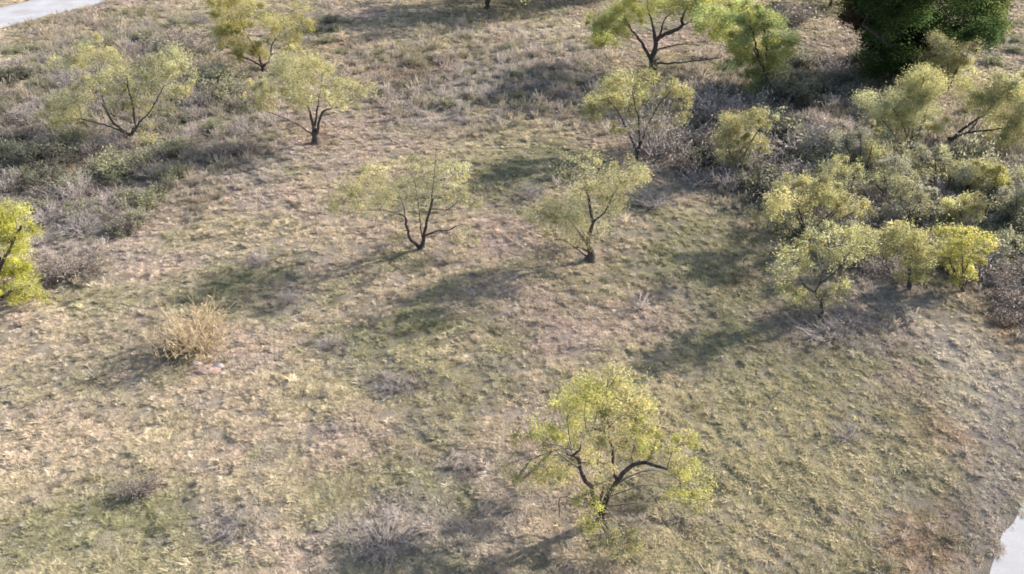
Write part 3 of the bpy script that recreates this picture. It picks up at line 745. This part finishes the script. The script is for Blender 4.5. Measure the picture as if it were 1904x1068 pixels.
def far_tree(base, label, w, h, c1, c2, sd, rt=.22, name='mesquite_tree', group=None, cov=.8, fork=True):
    r = random.Random(sd); bl = []
    for k in range(20):
        a = r.uniform(0, 6.283); q = math.sqrt(r.random())
        bl.append((base[0] + math.cos(a) * q * w, base[1] - h * .62 + math.sin(a) * q * h * .42, r.uniform(20, 30)))
    lm = [(0, rt, rt * .85, [base, (base[0] + 2, base[1] - h * .22)]),
          (.8, rt * .6, .04, [(base[0] + 2, base[1] - h * .22), (base[0] - w * .3, base[1] - h * .45), (base[0] - w * .5, base[1] - h * .7)]),
          (-.8, rt * .6, .04, [(base[0] + 2, base[1] - h * .22), (base[0] + w * .3, base[1] - h * .45), (base[0] + w * .4, base[1] - h * .75)])]
    return tree(name, label, base, lm, bl, c1, group=group, seed=sd, rtrunk=rt, cov=cov, leafL=.2, leafW=.07, col2=c2, depth=.9)
far_tree((905, 17), 'tree at the top edge, only its dark trunk foot in view over a long shadow', 110, 150, GREEN * .8, OLV, 41, cov=1.3)
far_tree((1090, -8), 'tree hidden past the top edge whose shadow lies right of the trunk foot', 110, 150, GREEN * .8, OLV, 42, cov=1.3)
far_tree((1545, 12), 'dark forked trunk foot at the top edge left of the evergreen', 60, 110, GREEN * .8, OLV, 43, rt=.14, cov=.6)

# ------------------------------------------------------------------ shrubs: prototypes shared by copies
def shrub_proto(kind, seed):
    r = np.random.default_rng(seed)
    t = Tubes(); tips = []
    nst = {'bare': 48, 'sage': 34, 'straw': 110, 'brown': 55, 'dark': 34}[kind]
    for k in range(nst):
        a = r.uniform(0, 2 * np.pi); el = np.clip(r.normal(.85, .35), .12, 1.5) if kind != 'straw' else np.clip(r.normal(.88, .34), .15, 1.5)
        L = r.uniform(.45, 1.0)
        d = np.array((math.cos(a) * math.cos(el), math.sin(a) * math.cos(el), math.sin(el) * .85))
        p0 = np.array((math.cos(a), math.sin(a), 0)) * r.uniform(0, .16); p0[2] = -.03
        p1 = p0 + d * L * .5 + r.normal(0, .05, 3); p2 = p0 + d * L + r.normal(0, .08, 3)
        if kind == 'straw': p2[2] -= .1 * L * math.cos(el)
        w = .013 if kind != 'straw' else .008
        t.add([p0, p1, p2], [w, w * .7, w * .3], 3)
        tips.append(p2); 
        for q in range(6 if kind in ('bare', 'brown') else 3):
            f = r.uniform(.3, 1); b = p1 + (p2 - p1) * f if f > .5 else p0 + (p1 - p0) * (f + .4)
            v = d * r.uniform(.1, .3) + r.normal(0, .12, 3)
            c = b + v; c[2] = max(c[2], .02)
            t.add([b, b + v * .5 + r.normal(0, .02, 3), c], [w * .5, w * .4, w * .2], 3); tips.append(c)
    tips = np.array(tips)
    stems = t.mesh('stems', {'bare': M_DRY, 'sage': M_TWIG, 'straw': M_STRAW, 'brown': M_TWIG, 'dark': M_TWIG}[kind])
    nlv, c, c2 = {'bare': (420, GREY * .85, MAUVE), 'sage': (2300, SAGE * .95, PALEG * .8), 'straw': (900, np.array((.47, .36, .22)), STRAW * .9), 'brown': (900, BROWN, MAUVE), 'dark': (2600, SAGE * .42, SAGE * .65)}[kind]  # dark kind: sage leaves darkened, partly to paint shade
    j = r.integers(0, len(tips), nlv)
    C = tips[j] * r.uniform(.55, 1.02, (nlv, 1)) + r.normal(0, .06, (nlv, 3)); C[:, 2] = np.maximum(C[:, 2], .02)
    D = r.normal(0, 1, (nlv, 3)); D[:, 2] += .7 if kind == 'straw' else .2
    D /= np.linalg.norm(D, axis=1)[:, None]
    lw = {'straw': (.16, .02), 'bare': (.09, .03), 'sage': (.10, .042), 'brown': (.10, .04), 'dark': (.10, .045)}[kind]
    Vq, Fq = leaf_quads(C, D, lw[0] * r.uniform(.6, 1.3, nlv), lw[1] * r.uniform(.6, 1.3, nlv), r)
    kc = np.where(r.uniform(0, 1, (len(tips), 1)) < .6, c, c2)[j] * r.uniform(.75, 1.25, (nlv, 1))
    return stems, mesh_np('foliage', Vq, [Fq], (M_LEAF,), np.repeat(kc, 4, 0))
PROTO = {k: [shrub_proto(k, 500 + 10 * i + q) for q in range(n_)] for i, (k, n_) in enumerate((('bare', 4), ('sage', 4), ('straw', 1), ('brown', 3), ('dark', 2)))}

NAMES = {'bare': 'bare_shrub', 'sage': 'grey_green_shrub', 'straw': 'straw_bush', 'brown': 'brown_shrub', 'dark': 'dark_shrub'}
def shrub(kind, px, py, wpx, label, hfac=1.0, group=None, seed=None):
    B = ground_pt(px, py); B[2] = float(gh(B[0], B[1]))
    mpp = (B[1] * CP + H * SP) / FPX
    s = wpx * mpp / 1.5
    st, fo = PROTO[kind][int(rng.integers(0, len(PROTO[kind])))]
    e = root(NAMES[kind], B, label, 'shrub', group)
    e.rotation_euler = (0, 0, float(rng.uniform(0, 6.28)))
    e.scale = (s, s * float(rng.uniform(.85, 1.15)), s * hfac)
    link('stems', st, e)['kind'] = 'stuff'; link('foliage', fo, e)['kind'] = 'stuff'
    return e

for a in [
    ('straw', 366, 656, 130, 'golden straw bush alone on the left, long shadow behind it', 1.3),
    ('bare', 735, 722, 70, 'low grey bare shrub in open grass above and left of the nearest tree', .55),
    ('bare', 715, 1022, 140, 'widest grey bare shrub at the bottom edge left of the nearest tree', .55),
    ('brown', 262, 915, 85, 'dark brown shrub in the near left grass with a smear of shade', .7),
    ('bare', 440, 985, 75, 'faint grey shrub between the dark brown shrub and the bottom edge', .4),
    ('bare', 487, 492, 52, 'pale grey bare shrub in the shadow left of the sparse mesquite', .9),
    ('bare', 540, 560, 42, 'small twiggy grey shrub below the shadow of the sparse mesquite', .7),
    ('bare', 612, 642, 50, 'small grey shrub right of the golden straw bush', .6),
    ('bare', 985, 366, 62, 'grey bare shrub between the two middle mesquites', .55),
    ('bare', 1212, 388, 75, 'low grey bare shrub right of the long shadowed mesquite', .6),
    ('bare', 1578, 812, 62, 'small grey shrub alone in the green grass at the lower right', .6),
    ('bare', 1540, 628, 110, 'mauve grey bare shrub under the thin bent trunk', .5),
    ('bare', 1480, 300, 150, 'tan bare brush in front of the deep shade', .75),
    ('brown', 135, 512, 120, 'mauve brown shrub next to the lime tree at the left edge', .6),
    ('brown', 870, 880, 55, 'dull shrub lying in the grass left of the nearest tree\'s crown', .4),
    ('bare', 1310, 205, 110, 'grey twig thicket right of the large black trunk', .9),
    ('bare', 1222, 286, 120, 'tall grey twiggy shrub growing inside the twiggy yellowish mesquite', 1.5),
    ('dark', 330, 654, 50, 'dark clump added as shade at the left foot of the golden straw bush', .7),  # added dark foliage for the shadow under the bush
    ('dark', 1465, 188, 110, 'shrub coloured near black as deep shade under the bushy green tree', .9),  # tree shade put into the leaf colour
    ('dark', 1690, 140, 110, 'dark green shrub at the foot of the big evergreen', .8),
    ('dark', 75, 312, 110, 'blackish shrub at the left edge among the grey brush', .75),
    ('sage', 215, 325, 110, 'grey green shrub right of the blackish shrub', .7),
    ('dark', 1642, 440, 50, 'narrow dark clump standing in for shade between the yellow green bushes', 1.4),  # dark foliage added for a column of shade
    ('sage', 400, 165, 110, 'grey green shrub under the bright yellow mesquite\'s front clump', .7),
    ('brown', 345, 95, 110, 'dark brown shrub on the far left behind the wide mesquite', .6),
    ('brown', 425, 172, 90, 'brown shrub by a black patch of shade below the bright yellow mesquite', .5),
    ('brown', 440, 285, 90, 'brown shrub left of the stout dark trunk', .5),
    ('bare', 10, 355, 80, 'grey shrub cut by the left edge above the lime tree', .9),
    ('bare', 150, 435, 80, 'ashen bare shrub above the mauve brown one', .6),
    ('brown', 240, 425, 70, 'dark little shrub at the corner of the mown-looking yellow grass', .65),
    ('brown', 1470, 45, 70, 'leafless brown shrub behind the bushy green tree', 1.0),
    ('sage', 1650, 235, 90, 'sage shrub under the tallest crown of the thicket', .6),
]:
    shrub(a[0], a[1], a[2], a[3], a[4], a[5])

LANDMARKS = [(248, 258, 'the wide many-stemmed mesquite'), (588, 268, 'the stout dark mesquite trunk'), (489, 132, 'the bright yellow far mesquite'), (75, 312, 'the blackish left edge shrub'),
             (20, 480, 'the left edge lime tree'), (60, 30, 'the far pale road'), (1218, 140, 'the large black trunk'), (1186, 292, 'the twiggy yellowish mesquite'), (905, 17, 'the top edge trunk foot'),
             (1425, 172, 'the bushy bright green tree'), (1722, 150, 'the dark evergreen'), (1375, 328, 'the tree beside the tan brush'), (1500, 455, 'the broad yellow green tree'), (1692, 535, 'the bush left of the brightest'),
             (1792, 540, 'the brightest yellow bush'), (1762, 268, 'the leaning grey trunk'), (1690, 285, 'the tallest thicket tree'), (1690, 425, 'the round sage bush'), (1856, 382, 'the smallest yellow bush')]
KIND_WORDS = {'bare': 'grey twiggy shrub', 'sage': 'grey green leafy shrub', 'brown': 'dull brown shrub', 'dark': 'green shrub darkened as shade'}
RANK = ['nearest', 'second nearest', 'third nearest', 'fourth nearest', 'fifth nearest', 'sixth nearest', 'seventh nearest', 'eighth nearest', 'ninth nearest', 'tenth nearest', 'eleventh nearest', 'twelfth nearest', 'thirteenth nearest', 'fourteenth nearest', 'fifteenth nearest', 'sixteenth nearest', 'seventeenth nearest', 'eighteenth nearest']
STREWN = {}
def strew(n, poly, kinds, wr, hr, group, mind=26):
    """shrubs spread through an area of the field given by its corners"""
    P = np.array(poly, float); done = []
    lo, hi = P.min(0), P.max(0); tries = 0
    while len(done) < n and tries < 6000:
        tries += 1
        q = rng.uniform(lo, hi); ins = False; j = len(P) - 1
        for i_ in range(len(P)):
            if (P[i_][1] > q[1]) != (P[j][1] > q[1]) and q[0] < (P[j][0] - P[i_][0]) * (q[1] - P[i_][1]) / (P[j][1] - P[i_][1]) + P[i_][0]: ins = not ins
            j = i_
        if not ins or any(np.hypot(q[0] - d[0], (q[1] - d[1]) * 1.7) < mind for d in done): continue
        if float(road_gap(*ground_pt(q[0], q[1])[:2])) < .8: continue
        done.append(q)
        k = kinds[int(rng.integers(0, len(kinds)))]
        o = shrub(k, q[0], q[1], float(rng.uniform(*wr)), 'shrub', float(rng.uniform(*hr)), group)
        d, lx, ly, nm = min((math.hypot(q[0] - l[0], 1.7 * (q[1] - l[1])), l[0], l[1], l[2]) for l in LANDMARKS)
        rel = ('left of' if q[0] < lx else 'right of') if abs(q[0] - lx) > 1.7 * abs(q[1] - ly) else ('in front of' if q[1] > ly else 'behind')
        STREWN.setdefault('%s %s %s' % (KIND_WORDS[k], rel, nm), []).append((d, o))
def name_strewn():
    for lab, L in STREWN.items():
        L.sort(key=lambda q: q[0])
        for q, (d, o) in enumerate(L):
            o['label'] = lab if len(L) == 1 else lab + ', ' + RANK[min(q, 17)] + ' to it'
strew(115, [(-60, 150), (120, 95), (330, 60), (400, 110), (480, 190), (470, 260), (330, 330), (260, 420), (120, 470), (-60, 400)], ['sage', 'brown', 'bare', 'brown', 'sage', 'dark', 'bare', 'sage'], (40, 78), (.55, 1.0),
      'low shrubs of the brush on the left')
strew(30, [(-40, 105), (180, 60), (420, 20), (640, 40), (700, 110), (560, 90), (300, 70), (100, 120)], ['bare', 'sage', 'bare'], (26, 45), (.5, .8),
      'small shrubs along the far road verge')
strew(42, [(640, 100), (1060, 80), (1100, 240), (960, 230), (800, 250), (700, 230)], ['bare', 'bare', 'sage', 'brown'], (26, 50), (.35, .6),
      'knee high shrubs in the shaded brush')
strew(96, [(1300, 215), (1500, 225), (1620, 290), (1900, 300), (1960, 420), (1860, 520), (1740, 500), (1640, 530), (1480, 450), (1400, 360), (1250, 350)], ['sage', 'bare', 'brown', 'dark', 'sage', 'bare'], (52, 100), (.8, 1.25),
      'tangled shrubs of the thicket on the right')  # dark kind mixed in to paint deeper shade
strew(34, [(1830, 380), (1960, 360), (1980, 640), (1890, 640), (1840, 560)], ['brown', 'bare', 'brown', 'sage'], (40, 72), (.7, 1.1),
      'brown shrubs along the right edge')
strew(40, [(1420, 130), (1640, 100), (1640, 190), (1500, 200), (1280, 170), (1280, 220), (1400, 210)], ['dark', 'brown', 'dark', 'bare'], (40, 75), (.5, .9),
      'shrubs in the deep shade')  # dark kind crowded in to deepen the shade between the trees
strew(14, [(1830, 60), (1960, 60), (1960, 130), (1840, 140)], ['bare', 'sage'], (26, 45), (.5, .8),
      'faint shrubs right of the evergreen')

name_strewn()

# pinkish earth mound with two pale stones by the straw bush
def lump(name, c, rx, ry, rz, mat, seed, sub=10):
    r = np.random.default_rng(seed); V = []
    nu, nv = 14, 6
    for a in range(nv + 1):
        ph = a / nv * math.pi / 2 * 1.15 - .2
        for b in range(nu):
            th = b / nu * 2 * math.pi
            k = 1 + .35 * (vnoise(np.array(math.cos(th) * 1.7 + seed), np.array(math.sin(th) * 1.7 + ph * 2), seed) - .5)
            V.append((math.cos(th) * math.cos(ph) * rx * k, math.sin(th) * math.cos(ph) * ry * k, math.sin(ph) * rz * k))
    F = [(a * nu + b, a * nu + (b + 1) % nu, (a + 1) * nu + (b + 1) % nu, (a + 1) * nu + b) for a in range(nv) for b in range(nu)]
    return mesh_np(name, np.array(V), [np.array(F)], (mat,), smooth=True)
M_EARTH = bark('pink_earth', (0.20, 0.14, 0.11), (0.34, 0.25, 0.20), 9)
B = ground_pt(388, 690); B[2] = float(gh(B[0], B[1])) - .02
o = link('earth_mound', lump('earth_mound', B, .44, .26, .08, M_EARTH, 3), None, B); tag(o, 'low mound of bare pinkish earth in front of the golden straw bush', 'mound')
for q, (a, b, s, lab) in enumerate(((366, 680, .17, 'pale stone at the left end of the pinkish earth mound'), (408, 684, .2, 'pale stone at the right end of the pinkish earth mound'))):
    B = ground_pt(a, b); B[2] = float(gh(B[0], B[1])) + .02
    o = link('stone', lump('stone', B, s, s * .6, s * .5, M_STONE, 8 + q), None, B); tag(o, lab, 'stone')
